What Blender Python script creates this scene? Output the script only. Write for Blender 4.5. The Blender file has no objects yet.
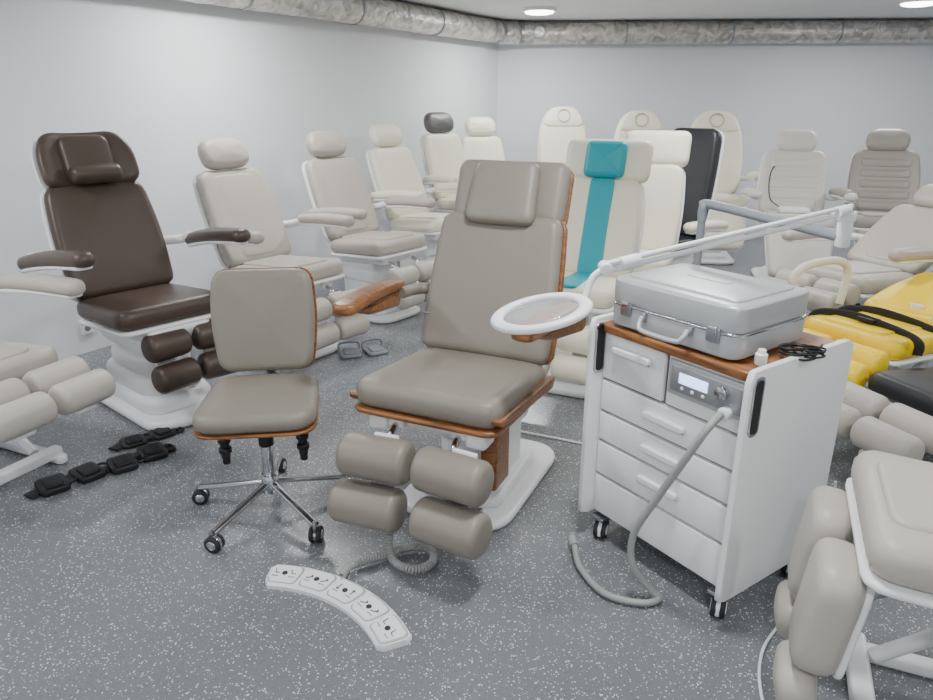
import bpy, math, random, bisect
from mathutils import Vector, Matrix, Euler
random.seed(4)
sc=bpy.context.scene
COL=sc.collection
R=math.radians
# ---------------------------------------------------------------- materials
def lin(c):
    return tuple(((x/255)/12.92 if x/255<=.04045 else ((x/255+.055)/1.055)**2.4) for x in c)+(1,)
def mat(name,rgb,rough=.5,metal=0.,bump=0.,bscale=200.,var=0.,spec=.5,coat=0.):
    m=bpy.data.materials.new(name); m.use_nodes=True
    nt=m.node_tree; b=nt.nodes['Principled BSDF']
    b.inputs['Base Color'].default_value=lin(rgb)
    b.inputs['Roughness'].default_value=rough; b.inputs['Metallic'].default_value=metal
    b.inputs['Specular IOR Level'].default_value=spec
    b.inputs['Coat Weight'].default_value=coat
    tc=nt.nodes.new('ShaderNodeTexCoord')
    n=nt.nodes.new('ShaderNodeTexNoise'); n.inputs['Scale'].default_value=bscale; n.inputs['Detail'].default_value=3
    nt.links.new(tc.outputs['Object'],n.inputs['Vector'])
    if bump:
        bp=nt.nodes.new('ShaderNodeBump'); bp.inputs['Strength'].default_value=bump; bp.inputs['Distance'].default_value=.002
        nt.links.new(n.outputs['Fac'],bp.inputs['Height']); nt.links.new(bp.outputs['Normal'],b.inputs['Normal'])
    if var:
        n2=nt.nodes.new('ShaderNodeTexNoise'); n2.inputs['Scale'].default_value=3.
        nt.links.new(tc.outputs['Object'],n2.inputs['Vector'])
        mx=nt.nodes.new('ShaderNodeMixRGB'); c=lin(rgb)
        mx.inputs[1].default_value=tuple(x*(1-var) for x in c[:3])+(1,); mx.inputs[2].default_value=tuple(min(1,x*(1+var)) for x in c[:3])+(1,)
        nt.links.new(n2.outputs['Fac'],mx.inputs[0]); nt.links.new(mx.outputs[0],b.inputs['Base Color'])
    return m
def leather(name,rgb,rough=.42): return mat(name,rgb,rough,0,.35,260,.04)
TAUPE=leather('taupe_leather',(137,130,120)); BROWN=leather('brown_leather',(74,60,52),.38)
BEIGE=leather('beige_leather',(182,175,164)); CREAM=leather('cream_leather',(238,233,212)); WHT=leather('white_leather',(218,214,207))
GREY=leather('grey_leather',(184,178,169)); DGREY=leather('dark_grey_leather',(96,95,94)); BLACKL=leather('black_leather',(34,36,40))
TEAL=leather('teal_leather',(20,160,175)); YEL=leather('yellow_leather',(252,214,15)); MGREY=leather('mid_grey_leather',(162,157,148))
WHITE=mat('white_lacquer',(241,242,243),.32); PLW=mat('white_plastic',(235,236,237),.4)
BLACK=mat('black_plastic',(22,22,24),.5); RUB=mat('dark_rubber',(40,40,42),.7); CHROME=mat('chrome',(205,207,210),.15,1.)
STEEL=mat('brushed_steel',(170,173,178),.35,1.); ALU=mat('painted_aluminium',(188,191,193),.35,.35,.15,300); GREYP=mat('grey_paint',(128,133,140),.4)
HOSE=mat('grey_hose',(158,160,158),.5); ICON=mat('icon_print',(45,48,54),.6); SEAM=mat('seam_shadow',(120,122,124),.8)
RIM=mat('pedal_rim_grey',(165,168,171),.5); PANELG=mat('unit_panel_grey',(150,152,155),.35,.4)
def woodmat():
    m=bpy.data.materials.new('walnut_veneer'); m.use_nodes=True; nt=m.node_tree; b=nt.nodes['Principled BSDF']
    tc=nt.nodes.new('ShaderNodeTexCoord'); mp=nt.nodes.new('ShaderNodeMapping'); mp.inputs['Scale'].default_value=(2,26,26)
    n=nt.nodes.new('ShaderNodeTexNoise'); n.inputs['Scale'].default_value=2.5; n.inputs['Detail'].default_value=6; n.inputs['Distortion'].default_value=1.2
    cr=nt.nodes.new('ShaderNodeValToRGB'); cr.color_ramp.elements[0].position=.3; cr.color_ramp.elements[0].color=lin((90,54,30)); cr.color_ramp.elements[1].position=.72; cr.color_ramp.elements[1].color=lin((166,110,64))
    nt.links.new(tc.outputs['Object'],mp.inputs[0]); nt.links.new(mp.outputs[0],n.inputs['Vector']); nt.links.new(n.outputs['Fac'],cr.inputs[0]); nt.links.new(cr.outputs[0],b.inputs['Base Color'])
    b.inputs['Roughness'].default_value=.35
    return m
WOOD=woodmat()
def emis(name,rgb,s):
    m=bpy.data.materials.new(name); m.use_nodes=True; b=m.node_tree.nodes['Principled BSDF']
    b.inputs['Base Color'].default_value=lin(rgb); b.inputs['Emission Color'].default_value=lin(rgb); b.inputs['Emission Strength'].default_value=s
    return m
LAMP=emis('lamp_diffuser',(250,252,255),12); LCD=emis('lcd_screen',(190,215,255),2.6)
def glass():
    m=bpy.data.materials.new('lens_glass'); m.use_nodes=True; b=m.node_tree.nodes['Principled BSDF']
    b.inputs['Base Color'].default_value=(.75,.8,.82,1); b.inputs['Roughness'].default_value=.06; b.inputs['Alpha'].default_value=.2
    return m
GLASS=glass()
def foil():
    m=bpy.data.materials.new('duct_foil'); m.use_nodes=True; nt=m.node_tree; b=nt.nodes['Principled BSDF']
    b.inputs['Metallic'].default_value=.6; b.inputs['Roughness'].default_value=.33
    tc=nt.nodes.new('ShaderNodeTexCoord'); n=nt.nodes.new('ShaderNodeTexNoise'); n.inputs['Scale'].default_value=9; n.inputs['Detail'].default_value=5; n.inputs['Distortion'].default_value=1.2
    bp=nt.nodes.new('ShaderNodeBump'); bp.inputs['Strength'].default_value=.8; bp.inputs['Distance'].default_value=.025
    cr=nt.nodes.new('ShaderNodeValToRGB'); cr.color_ramp.elements[0].position=.3; cr.color_ramp.elements[0].color=lin((165,160,155)); cr.color_ramp.elements[1].position=.65; cr.color_ramp.elements[1].color=lin((232,228,224))
    L=nt.links.new
    L(tc.outputs['Object'],n.inputs['Vector']);L(n.outputs['Fac'],bp.inputs['Height']);L(bp.outputs['Normal'],b.inputs['Normal']);L(n.outputs['Fac'],cr.inputs[0]);L(cr.outputs[0],b.inputs['Base Color'])
    return m
FOIL=foil()
def floormat():
    m=bpy.data.materials.new('epoxy_flake_floor'); m.use_nodes=True; nt=m.node_tree; b=nt.nodes['Principled BSDF']; L=nt.links.new
    tc=nt.nodes.new('ShaderNodeTexCoord')
    ns=nt.nodes.new('ShaderNodeTexNoise'); ns.inputs['Scale'].default_value=90; ns.inputs['Detail'].default_value=1
    mxv=nt.nodes.new('ShaderNodeMixRGB'); mxv.blend_type='ADD'; mxv.inputs[0].default_value=.008
    L(tc.outputs['Object'],ns.inputs['Vector']); L(tc.outputs['Object'],mxv.inputs[1]); L(ns.outputs['Color'],mxv.inputs[2])
    def flakes(scale,thr,dens):
        v=nt.nodes.new('ShaderNodeTexVoronoi'); v.inputs['Scale'].default_value=scale; v.voronoi_dimensions='2D'
        L(mxv.outputs[0],v.inputs['Vector'])
        sp=nt.nodes.new('ShaderNodeSeparateColor'); L(v.outputs['Color'],sp.inputs[0])
        g=nt.nodes.new('ShaderNodeMath'); g.operation='GREATER_THAN'; g.inputs[1].default_value=1-dens; L(sp.outputs[0],g.inputs[0])
        th=nt.nodes.new('ShaderNodeMath'); th.operation='MULTIPLY'; th.inputs[1].default_value=thr; L(sp.outputs[1],th.inputs[0])
        l=nt.nodes.new('ShaderNodeMath'); l.operation='LESS_THAN'; L(v.outputs['Distance'],l.inputs[0]); L(th.outputs[0],l.inputs[1])
        mu=nt.nodes.new('ShaderNodeMath'); mu.operation='MULTIPLY'; L(g.outputs[0],mu.inputs[0]); L(l.outputs[0],mu.inputs[1]); return mu
    f1=flakes(140,.42,.22); f2=flakes(62,.18,.15); f3=flakes(150,.5,.2)
    mx=nt.nodes.new('ShaderNodeMath'); mx.operation='MAXIMUM'; L(f1.outputs[0],mx.inputs[0]); L(f2.outputs[0],mx.inputs[1])
    big=nt.nodes.new('ShaderNodeTexNoise'); big.inputs['Scale'].default_value=1.2; big.inputs['Detail'].default_value=5; L(tc.outputs['Object'],big.inputs['Vector'])
    c0=nt.nodes.new('ShaderNodeMixRGB'); c0.inputs[1].default_value=lin((108,111,114)); c0.inputs[2].default_value=lin((123,126,129)); L(big.outputs['Fac'],c0.inputs[0])
    cd=nt.nodes.new('ShaderNodeMixRGB'); cd.inputs[2].default_value=lin((101,104,108)); L(f3.outputs[0],cd.inputs[0]); L(c0.outputs[0],cd.inputs[1])
    c1=nt.nodes.new('ShaderNodeMixRGB'); c1.inputs[2].default_value=lin((212,215,218)); L(mx.outputs[0],c1.inputs[0]); L(cd.outputs[0],c1.inputs[1])
    L(c1.outputs[0],b.inputs['Base Color']); b.inputs['Roughness'].default_value=.22
    bp=nt.nodes.new('ShaderNodeBump'); bp.inputs['Strength'].default_value=.18; bp.inputs['Distance'].default_value=.002
    L(ns.outputs['Fac'],bp.inputs['Height']); L(bp.outputs['Normal'],b.inputs['Normal'])
    return m
FLOOR=floormat()
WALL=mat('painted_wall',(229,231,234),.8,0,.15,80,.015); CEIL=mat('painted_ceiling',(232,233,235),.85,0,.1,60,.02)
# ---------------------------------------------------------------- geometry helpers
I4=Matrix.Identity(4)
def T(x=0,y=0,z=0): return Matrix.Translation((x,y,z))
def RX(a): return Matrix.Rotation(R(a),4,'X')
def RY(a): return Matrix.Rotation(R(a),4,'Y')
def RZ(a): return Matrix.Rotation(R(a),4,'Z')
def root(name,x=0,y=0,z=0,th=0):
    e=bpy.data.objects.new(name,None); e.empty_display_size=.1; e.location=(x,y,z); e.rotation_euler=(0,0,R(th)); COL.objects.link(e); return e
def mk(name,vs,fs,m,rt=None,M=I4,smooth=True,auto=None):
    me=bpy.data.meshes.new(name); me.from_pydata([tuple(M@Vector(v)) for v in vs],[],fs)
    me.materials.append(m)
    if smooth:
        me.polygons.foreach_set('use_smooth',[True]*len(me.polygons))
        if auto: me.set_sharp_from_angle(angle=R(auto))
    me.update()
    o=bpy.data.objects.new(name,me); COL.objects.link(o)
    if rt is not None: o.parent=rt
    return o
def rpoly(pts,rad,N=64):
    n=len(pts); out=[]
    for i in range(n):
        p=Vector(pts[i]); a=Vector(pts[i-1]); b=Vector(pts[(i+1)%n])
        r=rad[i] if isinstance(rad,(list,tuple)) else rad
        da=(a-p); db=(b-p); r1=min(r,da.length*.499); r2=min(r,db.length*.499)
        s=p+da.normalized()*r1; e=p+db.normalized()*r2
        for k in range(9):
            t=k/8; out.append(s*(1-t)**2+p*2*t*(1-t)+e*t*t)
    L=[0]; m=len(out)
    for i in range(m): L.append(L[-1]+(out[(i+1)%m]-out[i]).length)
    tot=L[-1]; res=[]; j=0
    for k in range(N):
        d=tot*k/N
        while L[j+1]<d: j+=1
        seg=L[j+1]-L[j]; t=(d-L[j])/seg if seg>1e-9 else 0
        res.append(out[j].lerp(out[(j+1)%m],t))
    return res
def rrect(w,h,r,N=64,top=None):
    wt=(top if top is not None else w)/2; w/=2; h/=2
    return rpoly([(-w,-h),(w,-h),(wt,h),(-wt,h)],r,N)
AX={'xy':Matrix(((1,0,0,0),(0,1,0,0),(0,0,1,0),(0,0,0,1))),
    'yz':Matrix(((0,0,1,0),(1,0,0,0),(0,1,0,0),(0,0,0,1))),
    'xz':Matrix(((1,0,0,0),(0,0,-1,0),(0,1,0,0),(0,0,0,1)))}
def pad(name,out,t,r,m,rt,M=I4,dome=0.,bx=0.,by=0.,ax='xy',bdome=0.,np=4):
    N=len(out); c=sum(out,Vector((0,0)))/N
    nr=[]
    for i in range(N):
        d=(out[(i+1)%N]-out[i-1]); nr.append(Vector((-d.y,d.x)).normalized())
    r=min(r,t/2*.999)
    rings=[]
    for s in (.25,.55,.8): rings.append(('s',s,r,-t/2-bdome*(1-s*s)))
    for k in range(np+1):
        a=math.pi/2*k/np; rings.append(('o',1,r*(1-math.sin(a)),-t/2+r*(1-math.cos(a))))
    for k in range(np+1):
        a=math.pi/2*k/np; rings.append(('o',1,r*(1-math.cos(a)),t/2-r+r*math.sin(a)))
    for s in (.8,.55,.25): rings.append(('s',s,r,t/2+dome*(1-s*s)))
    vs=[]
    def zb(x,y,z): return (x,y,z+bx*x*x+by*y*y)
    for (ty,s,d,z) in rings:
        for i in range(N):
            q=out[i]+nr[i]*d
            q=c+(q-c)*s
            vs.append(zb(q.x,q.y,z))
    fs=[]
    for k in range(len(rings)-1):
        for i in range(N):
            j=(i+1)%N; fs.append((k*N+i,k*N+j,(k+1)*N+j,(k+1)*N+i))
    b=len(vs); vs.append(zb(c.x,c.y,-t/2-bdome)); vs.append(zb(c.x,c.y,t/2+dome))
    K=(len(rings)-1)*N
    for i in range(N):
        j=(i+1)%N; fs.append((b,j,i)); fs.append((b+1,K+i,K+j))
    return mk(name,vs,fs,m,rt,M@AX[ax],auto=50 if r<.004 else None)
def box(name,w,d,h,m,rt,M=I4,r=.006,R2=None):
    return pad(name,rrect(w,d,R2 if R2 else r*1.6,N=72),h,r,m,rt,M,np=3)
def cube(name,w,d,h,m,rt=None,M=I4):
    x,y,z=w/2,d/2,h/2
    vs=[(-x,-y,-z),(x,-y,-z),(x,y,-z),(-x,y,-z),(-x,-y,z),(x,-y,z),(x,y,z),(-x,y,z)]
    return mk(name,vs,[(0,3,2,1),(4,5,6,7),(0,1,5,4),(1,2,6,5),(2,3,7,6),(3,0,4,7)],m,rt,M,smooth=False)
def lathe(name,prof,m,rt,M=I4,N=32,auto=35):
    vs=[];fs=[]
    for (r,z) in prof:
        for i in range(N):
            a=2*math.pi*i/N; vs.append((r*math.cos(a),r*math.sin(a),z))
    for k in range(len(prof)-1):
        for i in range(N):
            j=(i+1)%N; fs.append((k*N+i,k*N+j,(k+1)*N+j,(k+1)*N+i))
    fs.append(tuple(range(N))[::-1]); K=(len(prof)-1)*N; fs.append(tuple(K+i for i in range(N)))
    return mk(name,vs,fs,m,rt,M,auto=auto)
def cyl(name,r,h,m,rt,M=I4,N=32,bv=.002):
    return lathe(name,[(r-bv,-h/2),(r,-h/2+bv),(r,h/2-bv),(r-bv,h/2)],m,rt,M,N,auto=50)
def roller(name,l,r,m,rt,M=I4,e=.035,sq=1.0):
    prof=[]
    for k in range(7):
        a=math.pi/2*k/6; prof.append((max(.001,r-e+e*math.sin(a)),-l/2+e*(1-math.cos(a))))
    prof=[(.001,-l/2-.004),((r-e)*.6,-l/2-.003)]+prof
    prof=prof+[(a,-b) for a,b in prof[::-1]]
    return lathe(name,prof,m,rt,M@RY(90)@Matrix.Diagonal((sq,1,1,1)),40,auto=None)
def catmull(pts,n=10,closed=False):
    P=[Vector(p) for p in pts]; out=[]
    if closed: P=[P[-1]]+P+[P[0],P[1]]
    else: P=[P[0]*2-P[1]]+P+[P[-1]*2-P[-2]]
    for i in range(1,len(P)-2):
        a,b,c,d=P[i-1:i+3]
        for k in range(n):
            t=k/n; out.append(.5*((2*b)+(c-a)*t+(2*a-5*b+4*c-d)*t*t+(3*b-a-3*c+d)*t**3))
    if not closed: out.append(P[-2])
    return out
def tube(name,pts,r,m,rt,M=I4,n=8,smooth=True,N=12,closed=False,ribs=0,flat=None):
    P=catmull(pts,n,closed) if smooth else [Vector(p) for p in pts]
    if ribs:
        Q=[P[0]]
        for a,b in zip(P[:-1],P[1:]):
            k=max(1,int((b-a).length/(ribs/2)+.5))
            for i in range(1,k+1): Q.append(a.lerp(b,i/k))
        P=Q
    vs=[];fs=[];n_=len(P); up=None
    for i,p in enumerate(P):
        if closed: t=(P[(i+1)%n_]-P[i-1]).normalized()
        else: t=(P[min(i+1,n_-1)]-P[max(i-1,0)]).normalized()
        if up is None: up=Vector((0,0,1)) if abs(t.z)<.9 else Vector((0,1,0))
        u=(up-t*up.dot(t)).normalized(); up=u; w=t.cross(u)
        rr=r*(1 if (not ribs or i%2) else .84)
        for k in range(N):
            a=2*math.pi*k/N; ru=rr*(flat if flat else 1)
            vs.append(p+u*ru*math.sin(a)+w*rr*math.cos(a))
    for i in range(n_ if closed else n_-1):
        j=(i+1)%n_
        for k in range(N):
            l=(k+1)%N; fs.append((i*N+k,i*N+l,j*N+l,j*N+k))
    if not closed:
        fs.append(tuple(range(N))[::-1]); fs.append(tuple((n_-1)*N+k for k in range(N)))
    return mk(name,vs,fs,m,rt,M,auto=60)
def torus(name,R1,r,m,rt,M=I4,sy=1.,flat=1.,N=48):
    return tube(name,[(R1*math.cos(2*math.pi*i/N),R1*sy*math.sin(2*math.pi*i/N),0) for i in range(N)],r,m,rt,M,smooth=False,closed=True,flat=flat)
def castor(rt,x,y,r=.03,yaw=0,z0=0,hood=CHROME):
    M=T(x,y,z0)@RZ(yaw)
    for s in (-1,1):
        cyl('castor_wheel',r,.018,RUB,rt,M@T(s*.014,0,r)@RY(90),24,.004)
        cyl('castor_hub',r*.6,.022,hood,rt,M@T(s*.014,0,r)@RY(90),20,.003)
    cyl('castor_stem',.009,.05,STEEL,rt,M@T(0,.012,r*2+.005),12)
    pad('castor_hood',rpoly([(-r*.9,r*.3),(r*.7,r*.3),(r*.9,r*1.3),(0,r*2.1),(-r*.9,r*1.6)],r*.5,32),.02,.006,hood,rt,M,ax='yz')
# ---------------------------------------------------------------- chair builder
def base(rt,kind,sz,by=.12,wm=WHITE,acc=None):
    h=sz-.16
    if kind=='plate':
        pad('base_plate',rrect(.50,.80,.16),.035,.016,wm,rt,T(0,by,.0185))
        pad('base_skirt',rrect(.38,.56,.10,top=.34),.05,.024,wm,rt,T(0,by,.055))
        box('column',.26,.34,h-.05,wm,rt,T(0,by,.05+(h-.05)/2),.02,.05)
        box('column_sleeve',.31,.40,h*.38,wm,rt,T(0,by,h*.8),.02,.06)
        if acc: 
            pad('column_accent',rrect(.07,.16,.02),.26,.008,acc,rt,T(.14,by-.19,h*.55),ax='xy')
    elif kind=='shell':
        pad('base_plate',rrect(.46,.84,.16),.06,.028,wm,rt,T(0,by-.02,.031))
        for k,(w,d,z,hh) in enumerate([(.38,.66,.10,.10),(.34,.56,.19,.12),(.30,.46,.29,.12)]):
            if z+hh/2<h: pad('base_tier_%d'%k,rrect(w,d,.12),hh,.04,wm,rt,T(0,by,z))
        box('column',.24,.34,max(.06,h-.22),wm,rt,T(0,by,.22+(h-.22)/2),.02,.06)
        pad('side_cover',rpoly([(-.26,-.10),(.24,-.10),(.34,.06),(-.36,.06)],.05),.34,.03,wm,rt,T(0,by-.05,h+.0),ax='yz')
    elif kind=='frame':
        for s in (-1,1):
            box('floor_rail',.05,.72,.045,wm,rt,T(s*.2,by,.024),.012,.02)
        for yy in (-.3,.3): box('cross_rail',.46,.06,.05,wm,rt,T(0,by+yy,.05),.012,.02)
        for s in (-1,1):
            tube('scissor_arm',[(s*.13,by-.26,.07),(s*.13,by+.2,h-.02)],.022,wm,rt,smooth=False)
            tube('scissor_arm_rear',[(s*.16,by+.26,.07),(s*.16,by-.2,h-.02)],.022,wm,rt,smooth=False)
        cyl('actuator',.032,h*.8,BLACK,rt,T(0,by,h*.5)@RX(28))
        box('motor_block',.22,.36,.10,wm,rt,T(0,by,h+.01),.02,.04)
def chair(name,x,y,th,c,sz=.60,w=.56,sl=.56,tilt=22,bl=.72,head='pillow',hc=None,arms='pad',ac=None,az=.24,legs='rollers',
          bk='plate',by=.12,shell=WHITE,panel='bolster',acc=None,stripe=None,hgap=.0,aw=.11,al=.56,ax_=.37,ay=.02,lc=None,seat_tilt=4,aslope=4,legfwd=0.,bt=.09,lang=52,lz=-.24,rr=.072,ln=.235,lbk=.05,lx=0.,lsp=0.):
    rt=root(name,x,y,0,th); hc=hc or c; ac=ac or c; lc=lc or c
    base(rt,bk,sz,by,WHITE,acc)
    MS=T(0,0,sz-.055)@RX(-seat_tilt)
    pad('seat',rrect(w*.98,sl,.07,top=w*.94),.105,.042,c,rt,MS,dome=.012)
    pad('seat_shell',rrect(w*.99,sl*1.01,.06,top=w*.95),.022,.010,shell,rt,MS@T(0,0,-.063))
    box('seat_frame',w*.62,sl*.8,.06,WHITE,rt,MS@T(0,.02,-.10),.012)
    if panel=='bolster':
        pad('seat_panel',rrect(w*.62,sl*.86,.05),.03,.014,c,rt,MS@T(0,0,.052),dome=.004)
    if panel=='quilt':
        for k in range(4): pad('seat_channel',rrect(w*.8,sl*.2,.03),.04,.019,c,rt,MS@T(0,-sl*.36+k*sl*.24,.05),dome=.003)
    MB=T(0,sl/2-.03,sz-.035)@RX(90-tilt)
    tp=math.tan(R(tilt))
    if head=='round':
        out=rpoly([(-w*.44,0),(w*.44,0),(w*.50,bl*.45),(w*.44,bl*.86),(w*.26,bl*1.10),(-w*.26,bl*1.10),(-w*.44,bl*.86),(-w*.50,bl*.45)],.12)
        pad('backrest',out,bt,.04,c,rt,MB@T(0,0,0),dome=.01,bx=.35)
        pad('headrest',rpoly([(-w*.40,bl*.80),(w*.40,bl*.80),(w*.38,bl*.92),(w*.24,bl*1.07),(-w*.24,bl*1.07),(-w*.38,bl*.92)],.08),.06,.028,hc,rt,MB@T(0,0,bt/2-.008),dome=.008,bx=.2)
        torus('headrest_ring',.07,.006,BEIGE,rt,MB@T(0,bl*.95,bt/2+.030))
    else:
        if head=='main': out=rpoly([(-w*.485,0),(w*.485,0),(w*.48,bl*.5),(w*.44,bl),(-w*.44,bl),(-w*.48,bl*.5)],[.05,.05,.2,.05,.05,.2])
        else: out=rpoly([(-w*.47,0),(w*.47,0),(w*.50,bl*.5),(w*.44,bl),(-w*.44,bl),(-w*.50,bl*.5)],[.06,.06,.2,.09,.09,.2])
        pad('backrest',out,bt,.04,c,rt,MB,dome=.008,bx=.3)
    if panel=='bolster' and head!='main':
        pad('back_panel',rpoly([(-w*.27,.04),(w*.27,.04),(w*.29,bl*.93),(-w*.29,bl*.93)],.05),.03,.014,c,rt,MB@T(0,0,bt/2-.006),dome=.006)
    if panel=='quilt':
        for k in range(5): pad('back_channel',rrect(w*.70,bl*.145,.03),.05,.022,c,rt,MB@T(0,bl*(.12+k*.165),bt/2-.01),dome=.004,bx=.25)
    if stripe:
        pad('back_stripe',rpoly([(-w*.14,.0),(w*.14,.0),(w*.14,bl*.985),(-w*.14,bl*.985)],.03),.02,.009,stripe,rt,MB@T(0,0,bt/2+.004))
        pad('seat_stripe',rrect(w*.26,sl*.99,.03),.02,.009,stripe,rt,MS@T(0,0,.056))
    osh=[(p.x*1.03,p.y*1.01+.0) for p in out]
    pad('back_shell',[Vector(p) for p in osh],.03,.013,shell,rt,MB@T(0,0,-bt/2-.004),bx=.3)
    tube('recline_bracket',[(0,sl*.3,sz-.16),(0,sl/2+.03,sz-.14),(0,sl/2+.06,sz+.05)],.035,WHITE,rt)
    if head=='pillow':
        pad('headrest',rpoly([(-.165,-.085),(.165,-.085),(.19,.04),(.13,.125),(-.13,.125),(-.19,.04)],.08),.11,.053,hc,rt,MB@T(0,bl+.085+hgap,.025),dome=.01,bx=.5)
        for s in (-.05,.05): tube('headrest_post',[(s,bl-.05,-.02),(s,bl+.1,-.01)],.008,CHROME,rt,MB,smooth=False)
    if head=='main':
        pad('headrest_wing',rrect(.50,.28,.05),.09,.042,hc,rt,MB@T(0,bl+.10,-.035),dome=.006)
        pad('headrest_wing_shell',rrect(.50,.27,.05),.02,.009,shell,rt,MB@T(0,bl+.10,-.09))
        pad('headrest_cushion',rrect(.31,.27,.045,top=.28),.07,.033,hc,rt,MB@T(0,bl+.085,.045)@RX(-5),dome=.006)
    if head=='roll':
        pad('headrest_wing',rpoly([(-.25,-.13),(.25,-.13),(.25,.06),(.19,.17),(-.19,.17),(-.25,.06)],.07),.08,.036,hc,rt,MB@T(0,bl+.10,0),dome=.004,bx=.9)
        pad('headrest_wing_shell',rpoly([(-.26,-.13),(.26,-.13),(.26,.07),(.195,.18),(-.195,.18),(-.26,.07)],.07),.02,.009,shell,rt,MB@T(0,bl+.10,-.05),bx=.9)
        pad('headrest_cushion',rrect(.26,.26,.06),.06,.028,hc,rt,MB@T(0,bl+.11,.055),dome=.006)
        roller('neck_roll',.26,.05,hc,rt,MB@T(0,bl+.02,.10),e=.03)
    if head=='strip':
        pad('headrest',rrect(w*.98,.26,.06),.10,.045,c,rt,MB@T(0,bl+.11,.0),dome=.006)
        if stripe: pad('headrest_cushion',rrect(.25,.22,.04),.08,.036,stripe,rt,MB@T(0,bl+.10,.06),dome=.008)
    if arms=='pad':
        for s in (-1,1):
            MA=T(s*ax_,ay,sz+az)@RX(-aslope)@RZ(-s*4)
            pad('armrest',rpoly([(-aw/2*.8,al/2),(-aw/2,-al*.3),(-aw/2*.9,-al/2),(aw/2*.9,-al/2),(aw/2,-al*.3),(aw/2*.8,al/2)],.05),.07,.032,ac,rt,MA,dome=.006,by=-.12)
            pad('armrest_shell',rrect(aw*.75,al*.9,.03),.02,.009,shell,rt,MA@T(0,0,-.036),by=-.12)
            ye=sl/2-.03+az*tp
            tube('armrest_pivot',[(s*(ax_),min(ay+al*.40,ye),sz+az-.03),(s*(ax_-.02),ye-.01,sz+az-.06),(s*(w/2-.05),ye+.04,sz+az-.06)],.026,shell,rt)
    if arms=='wood':
        for s in (-1,1):
            MA=T(s*ax_,ay,sz+az)@RX(-aslope)@RZ(-s*7)
            pad('armrest',rpoly([(-.035,al/2),(-.052,-al*.3),(-.045,-al/2),(.045,-al/2),(.052,-al*.3),(.035,al/2)],.04),.042,.014,WOOD,rt,MA,dome=.004,by=-.22)
            pad('armrest_underside',rpoly([(-al*.38,-.02),(-al*.10,-.07),(al*.42,-.095),(al*.44,0),(-al*.40,-.005)],.03),.05,.02,WOOD,rt,MA@T(0,0,-.012),ax='yz')
            ye=sl/2-.03+az*tp
            tube('armrest_pivot',[(s*(ax_-.01),ay+al*.36,sz+az-.05),(s*(ax_-.03),ye,sz+az-.06),(s*(w/2-.05),ye+.04,sz+az-.06)],.026,TAUPE,rt)
    if arms=='loop':
        for s in (-1,1):
            tube('armrest',[(s*ax_,ay+.22,sz-.02),(s*ax_,ay+.24,sz+az*.7),(s*ax_,ay+.12,sz+az),(s*ax_,ay-.14,sz+az),(s*ax_,ay-.24,sz+az*.75),(s*ax_,ay-.20,sz+az*.4)],.022,ac,rt)
    f=-sl/2-legfwd
    if legs=='rollers':
        for s in (-1,1):
            M0=T(lx+s*(ln/2+.018),f-.10,sz+lz)@RZ(-s*5)
            roller('leg_cushion_upper',ln,rr,lc,rt,M0,e=.03)
            roller('leg_cushion_lower',ln,rr,lc,rt,M0@T(s*lsp,-lbk,-rr*2.12),e=.03)
            box('leg_plate',.10,.02,.26,WHITE,rt,M0@T(0,.055,-.07)@RX(-16),.006)
            tube('leg_tube',[(s*.13,f+.14,sz-.14),(s*.13,f+.02,sz-.17),(lx+s*.135,f-.02,sz+lz-.02)],.014,CHROME,rt)
            box('leg_hinge',.09,.10,.07,WHITE,rt,T(s*.14,f+.10,sz-.135),.012)
    if legs=='rollflat':
        for s in (-1,1):
            M0=T(s*.14,f-.10,sz-.08)@RX(14)
            roller('leg_cushion_upper',.25,.068,lc,rt,M0,e=.03)
            roller('leg_cushion_lower',.25,.068,lc,rt,M0@T(0,-.15,-.0),e=.03)
            box('leg_plate',.10,.26,.02,WHITE,rt,M0@T(0,-.05,-.075),.006)
            tube('leg_tube',[(s*.13,f+.2,sz-.13),(s*.135,f-.06,sz-.16),(s*.135,f-.2,sz-.17)],.014,STEEL,rt)
    if legs=='pads':
        for s in (-1,1):
            M0=T(s*.14,f-.04,sz-.085)@RX(lang)@T(0,-.19,0)
            pad('leg_pad',rpoly([(-.11,-.16),(.11,-.16),(.12,.17),(-.12,.17)],.09),.11,.040,lc,rt,M0,dome=.008)
            pad('leg_pad_shell',rrect(.18,.30,.05),.02,.009,shell,rt,M0@T(0,0,-.06))
            pad('foot_pad',rrect(.20,.13,.07),.10,.040,lc,rt,M0@T(0,-.235,.01)@RX(12),dome=.006)
            tube('leg_tube',[(s*.14,f+.1,sz-.15),(s*.14,f-.0,sz-.22)],.018,STEEL,rt)
    if legs=='flat':
        pad('leg_pad',rpoly([(-w*.40,-.24),(w*.40,-.24),(w*.47,.2),(-w*.47,.2)],.07),.09,.042,lc,rt,T(0,f-.02,sz-.08)@RX(58)@T(0,-.22,0),dome=.01)
        pad('leg_pad_shell',rpoly([(-w*.40,-.24),(w*.40,-.24),(w*.47,.2),(-w*.47,.2)],.07),.02,.009,shell,rt,T(0,f-.02,sz-.08)@RX(58)@T(0,-.22,-.055))
    return rt,MB,MS
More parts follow.
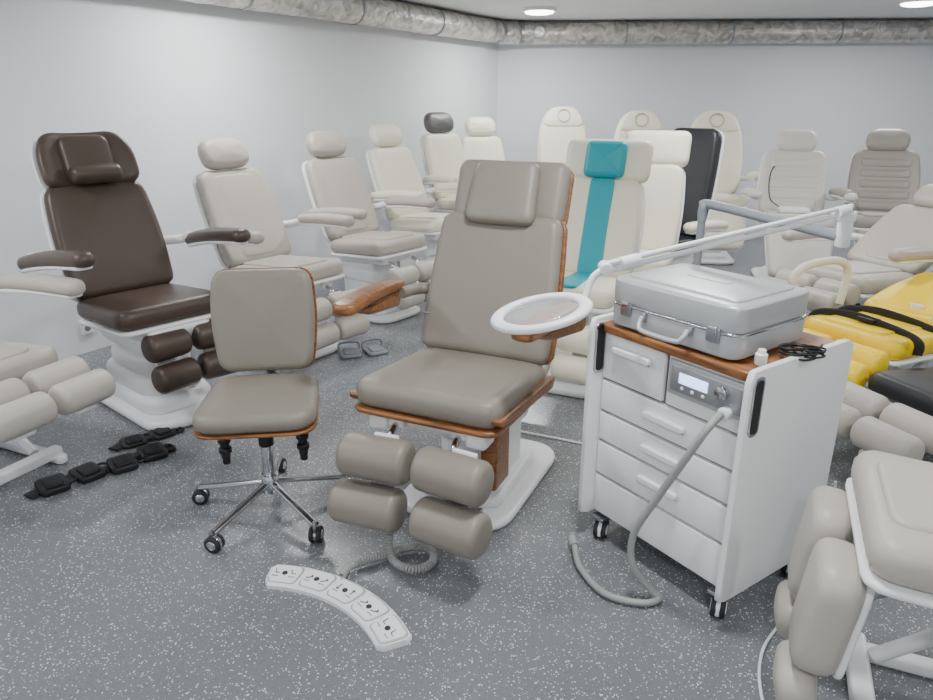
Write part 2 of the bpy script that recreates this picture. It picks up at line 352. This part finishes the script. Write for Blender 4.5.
# ---------------------------------------------------------------- room
cx,cy=.38,9.2; wd=Vector((.53,.848,0)).normalized(); wn=Vector((wd.y,-wd.x,0))
Cc=Vector((cx,cy,0)); LW=Cc-wd*12.5; RE=Vector((6.8,8.85,0)); HC=2.5
def wall(name,a,b,inward,t=.12):
    a=Vector(a);b=Vector(b); o=-Vector(inward)*t
    vs=[a,b,b+o,a+o]; vs=[tuple(v) for v in vs]+[(v[0],v[1],HC) for v in vs]
    return mk(name,vs,[(0,3,2,1),(4,5,6,7),(0,1,5,4),(1,2,6,5),(2,3,7,6),(3,0,4,7)],WALL,None,smooth=False)
wall('wall_left',LW,Cc,wn)
rd=(RE-Cc).normalized(); wall('wall_rear',Cc,RE,Vector((rd.y,-rd.x,0)))
wall('wall_right',RE,Vector((6.8,LW.y,0)),Vector((-1,0,0)))
wall('wall_front',Vector((6.8,LW.y,0)),LW,Vector((0,1,0)))
fl=cube('floor',16,14,.1,FLOOR,None,T(.2,3.6,-.05)); cube('ceiling',16,14,.1,CEIL,None,T(.2,3.6,HC+.05))
dr=.125
rt=root('foil_duct')
A=Cc-wd*11.5+wn*.17+Vector((0,0,HC-dr-.012)); B=Cc-wd*.35+wn*.17+Vector((0,0,HC-dr-.012))
rn=Vector((rd.y,-rd.x,0))
C1=Cc+rd*.28+rn*.17+Vector((0,0,HC-dr-.012)); D1=RE-rd*.1+rn*.17+Vector((0,0,HC-dr-.012))
def duct(nm,a,b):
    L=(b-a).length; n=int(L/.05); pts=[a.lerp(b,i/n) for i in range(n+1)]
    vs=[];fs=[];N=28; t=(b-a).normalized(); u=Vector((0,0,1)); w=t.cross(u)
    for i,p in enumerate(pts):
        for k in range(N):
            an=2*math.pi*k/N; rr=dr*(1-.045*random.random()-(.02 if i%2 else 0)); vs.append(p+u*rr*math.sin(an)+w*rr*math.cos(an))
    for i in range(n):
        for k in range(N):
            l=(k+1)%N; fs.append((i*N+k,i*N+l,(i+1)*N+l,(i+1)*N+k))
    mk(nm,vs,fs,FOIL,rt)
duct('duct_run_left',A,B); duct('duct_run_rear',C1,D1)
tube('duct_elbow',[B-wd*.05,B+wd*.08,(B+C1)/2+Vector((.02,.02,0)),C1-rd*.05,C1+rd*.08],dr*1.02,FOIL,rt,N=28)
for q,d in ((B,wd),(C1,rd)):
    tube('duct_collar',[q-d*.03,q+d*.03],dr*1.07,STEEL,rt,smooth=False,N=28)
for k in range(1,9):
    q=A.lerp(B,k/9); tube('duct_strap',[q-wd*.012,q+wd*.012],dr*1.03,STEEL,rt,smooth=False,N=28)
for k in range(1,5):
    q=C1.lerp(D1,k/5); tube('duct_strap',[q-rd*.012,q+rd*.012],dr*1.03,STEEL,rt,smooth=False,N=28)
q=C1+rd*.20+rn*.10
tube('duct_branch',[q,q+rn*.10],.06,FOIL,rt,smooth=False,N=24); torus('branch_rim',.06,.01,STEEL,rt,T(*(q+rn*.10))@RX(90))
for (lx_,ly) in [(.74,7.85),(4.2,7.2),(-1.3,5.0),(1.6,4.8),(4.4,4.4),(-2.6,2.2),(.4,1.9),(3.2,1.6),(-3.4,-.4),(.2,-.6)]:
    r_=root('ceiling_light',lx_,ly,HC)
    lathe('light_housing',[(.165,0),(.17,-.02),(.165,-.035)],WHITE,r_,auto=40)
    lathe('light_diffuser',[(.15,-.034),(.14,-.05),(.10,-.058)],LAMP,r_,auto=None)
    ld=bpy.data.lights.new('light_source','AREA'); ld.shape='DISK'; ld.size=.32; ld.energy=36; ld.color=(.985,.995,1)
    lo=bpy.data.objects.new('light_source',ld); lo.location=(0,0,-.075); lo.parent=r_; COL.objects.link(lo)
q=Cc-wd*5.55+Vector((0,0,.17))
r_=root('wall_outlet',q.x,q.y,q.z,math.degrees(math.atan2(wd.y,wd.x)))
box('outlet_plate',.085,.085,.02,PLW,r_,T(0,-.01,0)@RX(90),.006); cyl('outlet_socket',.02,.006,SEAM,r_,T(0,-.022,0)@RX(90),20)
# ---------------------------------------------------------------- MAIN CHAIR
mc,MB,MS=chair('podiatry_chair',-.04,2.54,-25,TAUPE,sz=.62,w=.60,sl=.60,tilt=20,bl=.60,head='main',arms='wood',az=.26,ax_=.385,ay=.03,al=.56,legs='rollers',by=.26,shell=WOOD,panel=None,acc=WOOD,bt=.085,seat_tilt=4,aslope=3,rr=.08,ln=.265,lz=-.22,lbk=.045,lx=.025,lsp=.02)
for s in (-1,1): box('front_hinge_block',.08,.10,.10,WHITE,mc,T(s*.2,-.22,.49),.012)
pad('seat_side_trim',rpoly([(-.28,-.01),(.28,-.03),(.30,.02),(-.29,.02)],.012),.62,.008,WOOD,mc,T(0,0,.54)@RX(-4),ax='yz')
tube('back_seam',[(-.285,.15,.062),(-.14,.15,.048),(0,.15,.044),(.14,.15,.048),(.285,.15,.062)],.0035,TAUPE,mc,MB)
cyl('height_knob',.022,.03,STEEL,mc,T(.15,-.22,.10)@RX(90))
box('plate_sensor',.05,.03,.05,STEEL,mc,T(.13,-.09,.06),.006)
# ---------------------------------------------------------------- BROWN CHAIR
chair('podiatry_chair',-1.68,3.58,49,BROWN,sz=.64,w=.58,sl=.60,tilt=20,bl=.62,head='roll',arms='pad',az=.26,ax_=.42,al=.70,ay=.0,aw=.11,legs='rollers',bk='shell',by=.08,panel=None,aslope=9,legfwd=-.10,lz=-.19,rr=.072,ln=.22,lx=.05)
# ---------------------------------------------------------------- LEFT WALL CHAIRS
chair('treatment_chair',-2.20,2.84,66,GREY,sz=.56,w=.56,sl=.6,tilt=35,bl=.6,az=.25,ax_=.38,al=.62,ay=-.06,legs='rollflat',bk='frame',by=.1,legfwd=.02)
chair('treatment_chair',-1.19,4.52,54,BEIGE,sz=.61,w=.56,sl=.58,tilt=24,bl=.65,az=.23,ax_=.39)
chair('treatment_chair',-.69,5.42,52,BEIGE,sz=.62,w=.56,sl=.58,tilt=24,bl=.65,az=.22,ax_=.39)
chair('treatment_chair',-.33,6.3,50,CREAM,sz=.64,w=.54,sl=.56,tilt=24,bl=.66,az=.22,ax_=.39)
chair('treatment_chair',.03,7.15,42,CREAM,sz=.70,w=.52,sl=.54,tilt=20,bl=.67,az=.2,ax_=.37,al=.44,hc=DGREY)
chair('treatment_chair',.30,7.85,20,CREAM,sz=.66,w=.54,sl=.54,tilt=18,bl=.64,az=.2,ax_=.38,al=.44,legs='flat')
# REAR ROW
chair('lounge_treatment_chair',1.12,8.1,0,CREAM,sz=.72,w=.58,sl=.54,tilt=16,bl=.82,head='round',legs='flat',bk='plate',panel=None,arms=None)
chair('lounge_treatment_chair',1.93,7.85,-4,CREAM,sz=.68,w=.60,sl=.54,tilt=16,bl=.82,head='round',legs='flat',bk='plate',panel=None,arms='pad',az=.2)
chair('lounge_treatment_chair',2.60,7.45,-10,CREAM,sz=.69,w=.60,sl=.54,tilt=18,bl=.82,head='round',legs='flat',bk='plate',panel=None,arms='pad',az=.2)
c5,_,_=chair('lounge_treatment_chair',2.98,6.4,-14,WHT,sz=.64,w=.60,sl=.54,tilt=20,bl=.60,head='pillow',legs='flat',bk='plate',panel='quilt',arms='pad',az=.18,ax_=.40,hgap=-.02)
box('remote_control_tray',.26,.18,.04,PLW,c5,T(-.03,-.05,.685),.012); tube('remote_control_cord',[(-.14,-.02,.70),(-.22,.1,.78),(-.2,.3,1.0),(-.05,.42,1.12)],.005,BLACK,c5)
chair('lounge_treatment_chair',3.72,6.25,-18,MGREY,sz=.66,w=.60,sl=.54,tilt=22,bl=.60,head='pillow',legs='flat',bk='plate',panel='quilt',arms='pad',az=.18,ax_=.39,hgap=-.02)
# CENTRE-BEHIND
chair('treatment_chair',.65,3.98,-26,CREAM,sz=.63,w=.54,sl=.56,tilt=20,bl=.60,head='strip',stripe=TEAL,legs='rollers',bk='plate',panel=None,arms=None)
chair('treatment_chair',1.20,4.88,-24,CREAM,sz=.60,w=.48,sl=.54,tilt=18,bl=.64,head='strip',legs='pads',bk='plate',panel=None,arms=None)
chair('treatment_chair',1.54,5.55,-44,BLACKL,sz=.60,w=.48,sl=.54,tilt=14,bl=.86,head=None,legs='pads',bk='plate',panel=None,arms='pad',ac=CREAM,bt=.12,az=.12)
# RIGHT SIDE
chair('treatment_chair',2.50,4.40,-62,GREY,sz=.60,w=.54,sl=.56,tilt=55,bl=.6,legs='rollflat',bk='frame',arms='pad',az=.16,ax_=.38)
yc,_,MSy=chair('treatment_chair',2.12,3.44,-60,YEL,sz=.53,w=.54,sl=.56,tilt=78,bl=.6,legs='rollflat',bk='frame',arms='loop',ac=CREAM,az=.24,panel='bolster',ax_=.37)
for yy in (-.14,.10):
    tube('seat_belt',[(-.28,yy,-.02),(-.26,yy,.045),(-.12,yy+.01,.080),(.05,yy-.01,.082),(.26,yy,.045),(.28,yy,-.02)],.026,BLACK,yc,MSy,flat=.14)
box('belt_buckle',.09,.07,.02,BLACK,yc,MSy@T(.02,-.14,.09),.006)
chair('treatment_chair',2.10,2.78,-70,BLACKL,sz=.46,w=.50,sl=.50,tilt=75,bl=.55,legs='rollflat',bk='frame',arms=None,panel=None,lc=GREY,legfwd=.04)
chair('treatment_chair',1.27,1.46,-113,GREY,sz=.66,w=.56,sl=.56,tilt=72,bl=.50,legs='pads',bk='frame',arms=None,panel='bolster',lang=84,legfwd=-.01)
# ---------------------------------------------------------------- SWIVEL CHAIR
r_=root('swivel_chair',-.805,2.53,0,7)
for k in range(5):
    a=R(90+72*k+2); ex,ey=.32*math.cos(a),.32*math.sin(a)
    tube('base_leg_%d'%k,[(0.03*math.cos(a),.03*math.sin(a),.13),(ex*.5,ey*.5,.105),(ex,ey,.075)],.017,CHROME,r_,flat=.7)
    castor(r_,ex,ey,.033,random.uniform(0,180))
cyl('hub',.035,.08,CHROME,r_,T(0,0,.13)); cyl('gas_column',.025,.20,CHROME,r_,T(0,0,.26)); cyl('gas_cover',.03,.10,BLACK,r_,T(0,0,.35))
box('tilt_mechanism',.16,.22,.06,STEEL,r_,T(0,.02,.41),.015)
for sx,sy in ((-.15,-.05),(.15,-.05)):
    for k in range(6): cyl('adjust_bellows',.025 if k%2 else .018,.022,BLACK,r_,T(sx,sy,.29+k*.022),16)
    cyl('adjust_knob',.015,.035,BLACK,r_,T(sx,sy,.27),16)
    box('knob_bracket',.05,.12,.02,STEEL,r_,T(sx*.8,sy+.02,.425),.006)
pad('seat_shell',rrect(.458,.452,.10,top=.42),.012,.005,WOOD,r_,T(0,-.02,.455))
pad('seat',rrect(.46,.455,.11,top=.42),.075,.034,TAUPE,r_,T(0,-.02,.497),dome=.012)
MBk=T(0,.20,.545)@RX(78)
ob=rpoly([(-.185,0),(.185,0),(.212,.22),(.195,.42),(-.195,.42),(-.212,.22)],[.06,.06,.1,.06,.06,.1])
pad('back_shell',[Vector((p.x*1.03,p.y*1.02-.004)) for p in ob],.012,.005,WOOD,r_,MBk@T(0,0,-.043),bx=.6)
pad('backrest',ob,.07,.032,TAUPE,r_,MBk,dome=.01,bx=.6)
tube('back_support',[(0,.06,.40),(0,.22,.41),(0,.28,.50),(0,.27,.66)],.025,STEEL,r_,flat=.4)
# ---------------------------------------------------------------- CABINET
cb=root('medical_cabinet',.836,2.234,0,-55.6)
W=.65;D=.54;zt=.89;zb=.10
def sidepanel(s):
    out=rpoly([(-D/2,0),(D/2,0),(D/2,zt-zb),(-D/2,zt-zb)],[.012,.012,.03,.03])
    pad('side_panel',out,.022,.004,WHITE,cb,T(s*(W/2-.011),0,zb),ax='yz')
    M=T(s*(W/2-.011),-D/2+.040,.775)
    pad('slot_handle_rim',rrect(.054,.19,.026,N=64),.028,.003,CHROME,cb,M,ax='yz')
    pad('slot_handle_recess',rrect(.034,.170,.016,N=64),.031,.001,BLACK,cb,M,ax='yz')
sidepanel(-1);sidepanel(1)
cube('carcass',W-.044,D-.09,zt-zb-.05,WHITE,cb,T(0,.035,zb+(zt-zb-.05)/2))
pad('wood_top',rrect(W-.044,D-.045,.02),.032,.008,WOOD,cb,T(0,.012,zt-.035))
fy=-D/2+.078
def drawer(x,w,z0,z1,handle=True):
    box('drawer_front',w-.007,.02,z1-z0-.007,WHITE,cb,T(x,fy-.012,(z0+z1)/2),.003)
    if handle:
        hw=min(.17,w*.6)
        pad('drawer_pull',rpoly([(-hw/2,-.012),(hw/2,-.012),(hw/2,.012),(-hw/2,.012)],.01,48),.022,.005,PLW,cb,T(x,fy-.032,z1-.055),ax='xz')
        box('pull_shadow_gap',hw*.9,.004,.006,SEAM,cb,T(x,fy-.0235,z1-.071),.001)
iw=W-.046
cube('drawer_recess',iw,.012,zt-zb-.06,SEAM,cb,T(0,fy+.002,zb+(zt-zb-.06)/2+.005))
drawer(-iw/4-.01,iw/2-.02,.66,.84)
drawer(0,iw,.535,.655); drawer(0,iw,.415,.53); drawer(0,iw,.275,.41); drawer(0,iw,.11,.27,False)
xc=iw/4-.01; cw=iw/2+.015
box('unit_fascia',cw,.02,.175,WHITE,cb,T(xc+.008,fy-.012,.75),.003)
box('control_unit',cw*.92,.02,.115,ALU,cb,T(xc+.008,fy-.026,.77),.004)
box('unit_panel',cw*.84,.006,.085,PANELG,cb,T(xc+.008,fy-.037,.77),.002)
box('unit_display',cw*.34,.006,.034,LCD,cb,T(xc-.035,fy-.041,.778),.002)
for k in range(3): cyl('unit_button',.006,.006,PLW,cb,T(xc-.075+k*.04,fy-.041,.745)@RX(90),16)
cyl('unit_knob',.021,.024,CHROME,cb,T(xc+.075,fy-.048,.785)@RX(90),24)
cyl('hose_socket',.02,.03,PLW,cb,T(.235,fy-.045,.725)@RX(90),24)
for sx,sy in ((-.26,-.2),(.28,-.2),(.28,.2),(-.26,.2)): 
    castor(cb,sx,sy,.037,30,0,WHITE); box('castor_plate',.06,.06,.012,STEEL,cb,T(sx,sy,.092),.002)
Mw=(T(.836,2.234,0)@RZ(-55.6)).inverted()
tube('suction_hose',[(.757,1.90,.725),(.71,1.86,.70),(.665,1.875,.60),(.61,1.94,.42),(.555,1.985,.25),(.56,1.98,.13),(.625,1.97,.04),(.65,1.95,.019),(.585,1.93,.017),(.47,1.98,.017),(.41,2.12,.017),(.405,2.24,.03)],.0125,HOSE,cb,Mw,n=14,ribs=.009,N=14)
tube('hose_nozzle',[(.405,2.23,.03),(.402,2.275,.036)],.017,HOSE,cb,Mw,smooth=False)
# case
ca=root('aluminium_case',.795,2.235,zt-.018,-54)
cw_,cd_=.50,.39
for s1 in (-1,1):
    for s2 in (-1,1): cyl('foot',.012,.008,RUB,ca,T(s1*.2,s2*.15,.004),16)
pad('case_body',rrect(cw_,cd_,.045),.075,.008,ALU,ca,T(0,0,.046))
pad('case_lid',rrect(cw_,cd_,.045),.085,.012,ALU,ca,T(0,0,.129),dome=.006)
pad('case_seam',rrect(cw_+.006,cd_+.006,.048),.010,.003,CHROME,ca,T(0,0,.084))
pad('lid_emboss',rrect(cw_*.86,cd_*.80,.03),.012,.005,ALU,ca,T(0,0,.174),dome=.003)
pad('lid_mark',rrect(.16,.035,.01),.006,.002,ALU,ca,T(0,0,.183))
for s in (-.17,.17):
    box('latch_plate',.045,.008,.045,STEEL,ca,T(s,-cd_/2-.004,.075),.002); box('latch_tongue',.028,.012,.022,CHROME,ca,T(s,-cd_/2-.008,.092),.002)
for s in (-.09,.09): box('handle_mount',.02,.014,.03,STEEL,ca,T(s,-cd_/2-.006,.065),.003)
tube('handle',[(-.09,-cd_/2-.015,.07),(-.085,-cd_/2-.035,.045),(-.06,-cd_/2-.042,.032),(.06,-cd_/2-.042,.032),(.085,-cd_/2-.035,.045),(.09,-cd_/2-.015,.07)],.008,ALU,ca)
for s in (-.12,.12): box('hinge',.05,.006,.04,STEEL,ca,T(s,cd_/2+.003,.085),.002)
b_=root('small_bottle',0,0,0); b_.location=(.865,1.93,zt-.018)
lathe('bottle_body',[(.016,0),(.018,.003),(.018,.032),(.014,.036)],PLW,b_); lathe('bottle_cap',[(.012,.035),(.012,.045),(.010,.047)],WHITE,b_)
cc=root('coiled_cable',1.01,1.985,zt-.016)
pts=[]
for k in range(60):
    a=k*.75; rr=.035+.02*math.sin(k*1.3); pts.append((rr*math.cos(a)*1.25,rr*math.sin(a)*.95,.006+.0006*k*.8))
tube('cable',pts,.0035,BLACK,cc,n=4,N=8)
# ---------------------------------------------------------------- MAGNIFYING LAMP
ml=root('magnifying_lamp')
tube('post',[(.90,2.69,.02),(.90,2.69,1.19)],.015,GREYP,ml,smooth=False)
tube('inner_arm',[(.90,2.69,1.17),(.90,2.685,1.225),(.93,2.65,1.235),(1.15,2.14,1.21)],.017,GREYP,ml,n=6)
box('post_clamp',.06,.06,.05,GREYP,ml,T(.90,2.69,.70),.006)
box('post_foot',.2,.12,.02,GREYP,ml,T(.90,2.69,.012),.006)
cyl('elbow_joint',.022,.11,PLW,ml,T(1.155,2.14,1.235)); cyl('elbow_cap',.027,.03,PLW,ml,T(1.155,2.14,1.275))
e0=Vector((1.165,2.14,1.295)); e1=Vector((.315,1.56,1.245))
for o in (-.010,.010): tube('outer_arm',[e0+Vector((0,0,o)),e1+Vector((0,0,o*.8))],.007,PLW,ml,smooth=False)
dv=(e1-e0)
for t in (.05,.93): 
    q=e0+dv*t; tube('arm_joint',[q-dv.normalized()*.03,q+dv.normalized()*.03],.017,PLW,ml,smooth=False,N=16)
cyl('tilt_knob',.014,.045,PLW,ml,T(*e1)@RX(90),20)
rc=Vector((.165,1.49,1.16))
tube('lens_stem',[e1,e1+Vector((-.03,-.015,-.02)),rc+Vector((.10,.03,.022))],.008,PLW,ml)
MR=T(*rc)@RY(-12)@RX(2)
NN=64; prof=[(.085,-.006),(.100,-.009),(.112,-.005),(.115,.001),(.110,.007),(.097,.010),(.085,.006)]
vs=[];fs=[]
for (a_,z_) in prof:
    for i in range(NN): vs.append((a_*math.cos(2*math.pi*i/NN),a_*math.sin(2*math.pi*i/NN),z_))
K=len(prof)
for k in range(K):
    for i in range(NN):
        j=(i+1)%NN; k2=(k+1)%K; fs.append((k*NN+i,k*NN+j,k2*NN+j,k2*NN+i))
mk('lamp_ring',vs,fs,PLW,ml,MR)
lathe('lens',[(.085,-.001),(.0855,0),(.05,.003),(.01,.004)],GLASS,ml,MR,48,auto=None)
# ---------------------------------------------------------------- FOOT CONTROL PANEL
fp=root('foot_control_panel',-.734,1.524,0,0)
am=R(54.9); ha=R(32)
def arcmesh(nm,r1,r2,a1,a2,z0,z1,bv,m):
    n=40; vs=[];fs=[]
    prof=[(r1,z0),(r1,z1-bv),(r1+bv,z1),(r2-bv,z1),(r2,z1-bv),(r2,z0)]
    K=len(prof)
    for i in range(n+1):
        t=i/n; a=a1+(a2-a1)*t
        e=min(t,1-t)*(a2-a1)*(r1+r2)/2; q=0 if e>.02 else .02-math.sqrt(max(0,.02**2-(.02-e)**2))
        for (r_1,z) in prof:
            mid=(r1+r2)/2; rr=r_1+(q if r_1<mid else -q)
            vs.append((rr*math.cos(a),rr*math.sin(a),z))
    for i in range(n):
        for k in range(K):
            l=(k+1)%K; fs.append((i*K+k,(i+1)*K+k,(i+1)*K+l,i*K+l))
    fs.append(tuple(range(K))); fs.append(tuple(n*K+k for k in range(K))[::-1])
    return mk(nm,vs,fs,m,fp,auto=40)
arcmesh('panel_body',.50,.617,am-ha,am+ha,.0,.022,.008,PLW)
for k in range(5):
    a0=am-ha+2*ha*(k+.5)/5; h_=2*ha/5*.43
    arcmesh('pedal_rim_%d'%k,.510,.607,a0-h_*1.06,a0+h_*1.06,.018,.0235,.001,RIM)
    arcmesh('pedal_%d'%k,.514,.603,a0-h_*.98,a0+h_*.98,.018,.029,.005,WHITE)
    M=T(.559*math.cos(a0),.559*math.sin(a0),.0295)@RZ(math.degrees(a0)-90)
    cyl('pedal_sensor',.0095,.004,ICON,fp,M@T(0,-.004,0.001),20,.0005)
    def st(pts,w=.0014): tube('pictogram_stroke',[(p[0],p[1],.001) for p in pts],w,ICON,fp,M,smooth=False,N=6)
    for s in (-1,1):
        ox=s*.030
        if k in (0,4): st([(ox-.010,.016),(ox-.004,-.004),(ox+.010,-.004)])
        elif k in (1,3): st([(ox-.012,-.010),(ox,-.006),(ox+.010,.006)]); st([(ox+.004,.008),(ox+.010,.006),(ox+.010,-.001)])
        else: st([(ox,-.012),(ox,.014)]); st([(ox-.006,.007*s),(ox,.014*s),(ox+.006,.007*s)])
        st([(ox-.012,-.022),(ox+.012,-.022)],.001)
Mf=T(.734,-1.524,0)
path=catmull([(-.29,2.34,.24),(-.29,2.24,.10),(-.275,2.16,.03),(-.20,2.10,.024),(-.13,2.13,.024),(-.13,2.21,.024),(-.21,2.235,.024),(-.31,2.18,.024),(-.415,2.12,.024),(-.44,2.06,.024)],40)
pts=[];L=0
for i,p in enumerate(path):
    t=(path[min(i+1,len(path)-1)]-path[max(0,i-1)]).normalized(); u=Vector((0,.3,1)); u=(u-t*u.dot(t)).normalized(); w=t.cross(u)
    if i: L+=(p-path[i-1]).length
    pts.append((p,u,w,L))
P2=[]; Ls=[q[3] for q in pts]; s_=0
while s_<Ls[-1]:
    i=min(bisect.bisect_left(Ls,s_),len(pts)-1); p,u,w,_=pts[i]
    if i>0:
        p0=pts[i-1][0]; f_=(s_-Ls[i-1])/max(1e-9,Ls[i]-Ls[i-1]); p=p0.lerp(p,f_)
    a=s_/.0105*2*math.pi; P2.append(p+u*.0115*math.sin(a)+w*.0115*math.cos(a)); s_+=.0105/10
tube('coiled_lead',P2,.0048,HOSE,fp,Mf,smooth=False,N=6)
tube('plug_lead',[(-.44,2.06,.022),(-.435,2.03,.02),(-.425,2.01,.016)],.004,HOSE,fp,Mf)
# ---------------------------------------------------------------- other floor objects
def multipedal(name,x,y,th,m,n=3,pitch=.12,guard=False,d=.14,h=.022,bar=False):
    r=root(name,x,y,0,th)
    if bar: tube('webbing_strap',[(-pitch*n/2-.03,-.02,.008),(-pitch*n/4,.03,.012),(0,-.01,.012),(pitch*n/4,.03,.012),(pitch*n/2+.03,-.01,.008)],.035,m,r,flat=.18)
    for k in range(n):
        M=T((k-(n-1)/2)*pitch,.012*math.sin(k*2.3),0)@RZ(11*math.sin(k*1.9))
        pad('pedal_base',rrect(pitch*.82,d,.03),h,.009,m,r,M@T(0,0,h/2+.001)); pad('pedal_key',rrect(pitch*.5,d*.6,.02),.014,.006,m,r,M@T(0,-.01,h+.006)@RX(4))
        if bar: torus('buckle_ring',.022,.006,m,r,M@T(pitch*.5,0,.018),sy=1.5)
        if guard: tube('pedal_guard',[(-pitch*.4,.06,.01),(-pitch*.35,.07,.06),(pitch*.35,.07,.06),(pitch*.4,.06,.01)],.007,m,r,M)
    return r
f1=multipedal('foot_pedal',-1.66,2.85,44,BLACK,4,.145,bar=True,d=.15,h=.03); f2=multipedal('foot_pedal',-1.60,3.17,40,BLACK,2,.14,bar=True,d=.12)
multipedal('foot_pedal',-.70,4.45,16,GREYP,2,.17,True,.18)
cw2=root('power_cable')
tube('cable',[(1.30,2.17,.34),(1.33,2.19,.18),(1.27,2.15,.03),(1.17,2.02,.007),(1.04,1.87,.007),(.91,1.72,.007),(.84,1.55,.007),(.82,1.35,.007)],.005,PLW,cw2)
cw4=root('power_cable'); tube('cable',[(.25,3.25,.012),(.45,3.17,.008),(.62,3.10,.008),(.80,3.15,.008)],.005,PLW,cw4)
# ---------------------------------------------------------------- world, camera
w=bpy.data.worlds.new('World'); sc.world=w; w.use_nodes=True; w.node_tree.nodes['Background'].inputs[0].default_value=(.8,.85,.9,1); w.node_tree.nodes['Background'].inputs[1].default_value=.3
cam=bpy.data.cameras.new('camera'); co=bpy.data.objects.new('camera',cam); COL.objects.link(co)
cam.sensor_width=36; cam.lens=36*700/933; cam.clip_start=.05
co.location=(0,0,1.6); co.rotation_euler=(R(90-19.5),0,0); sc.camera=co
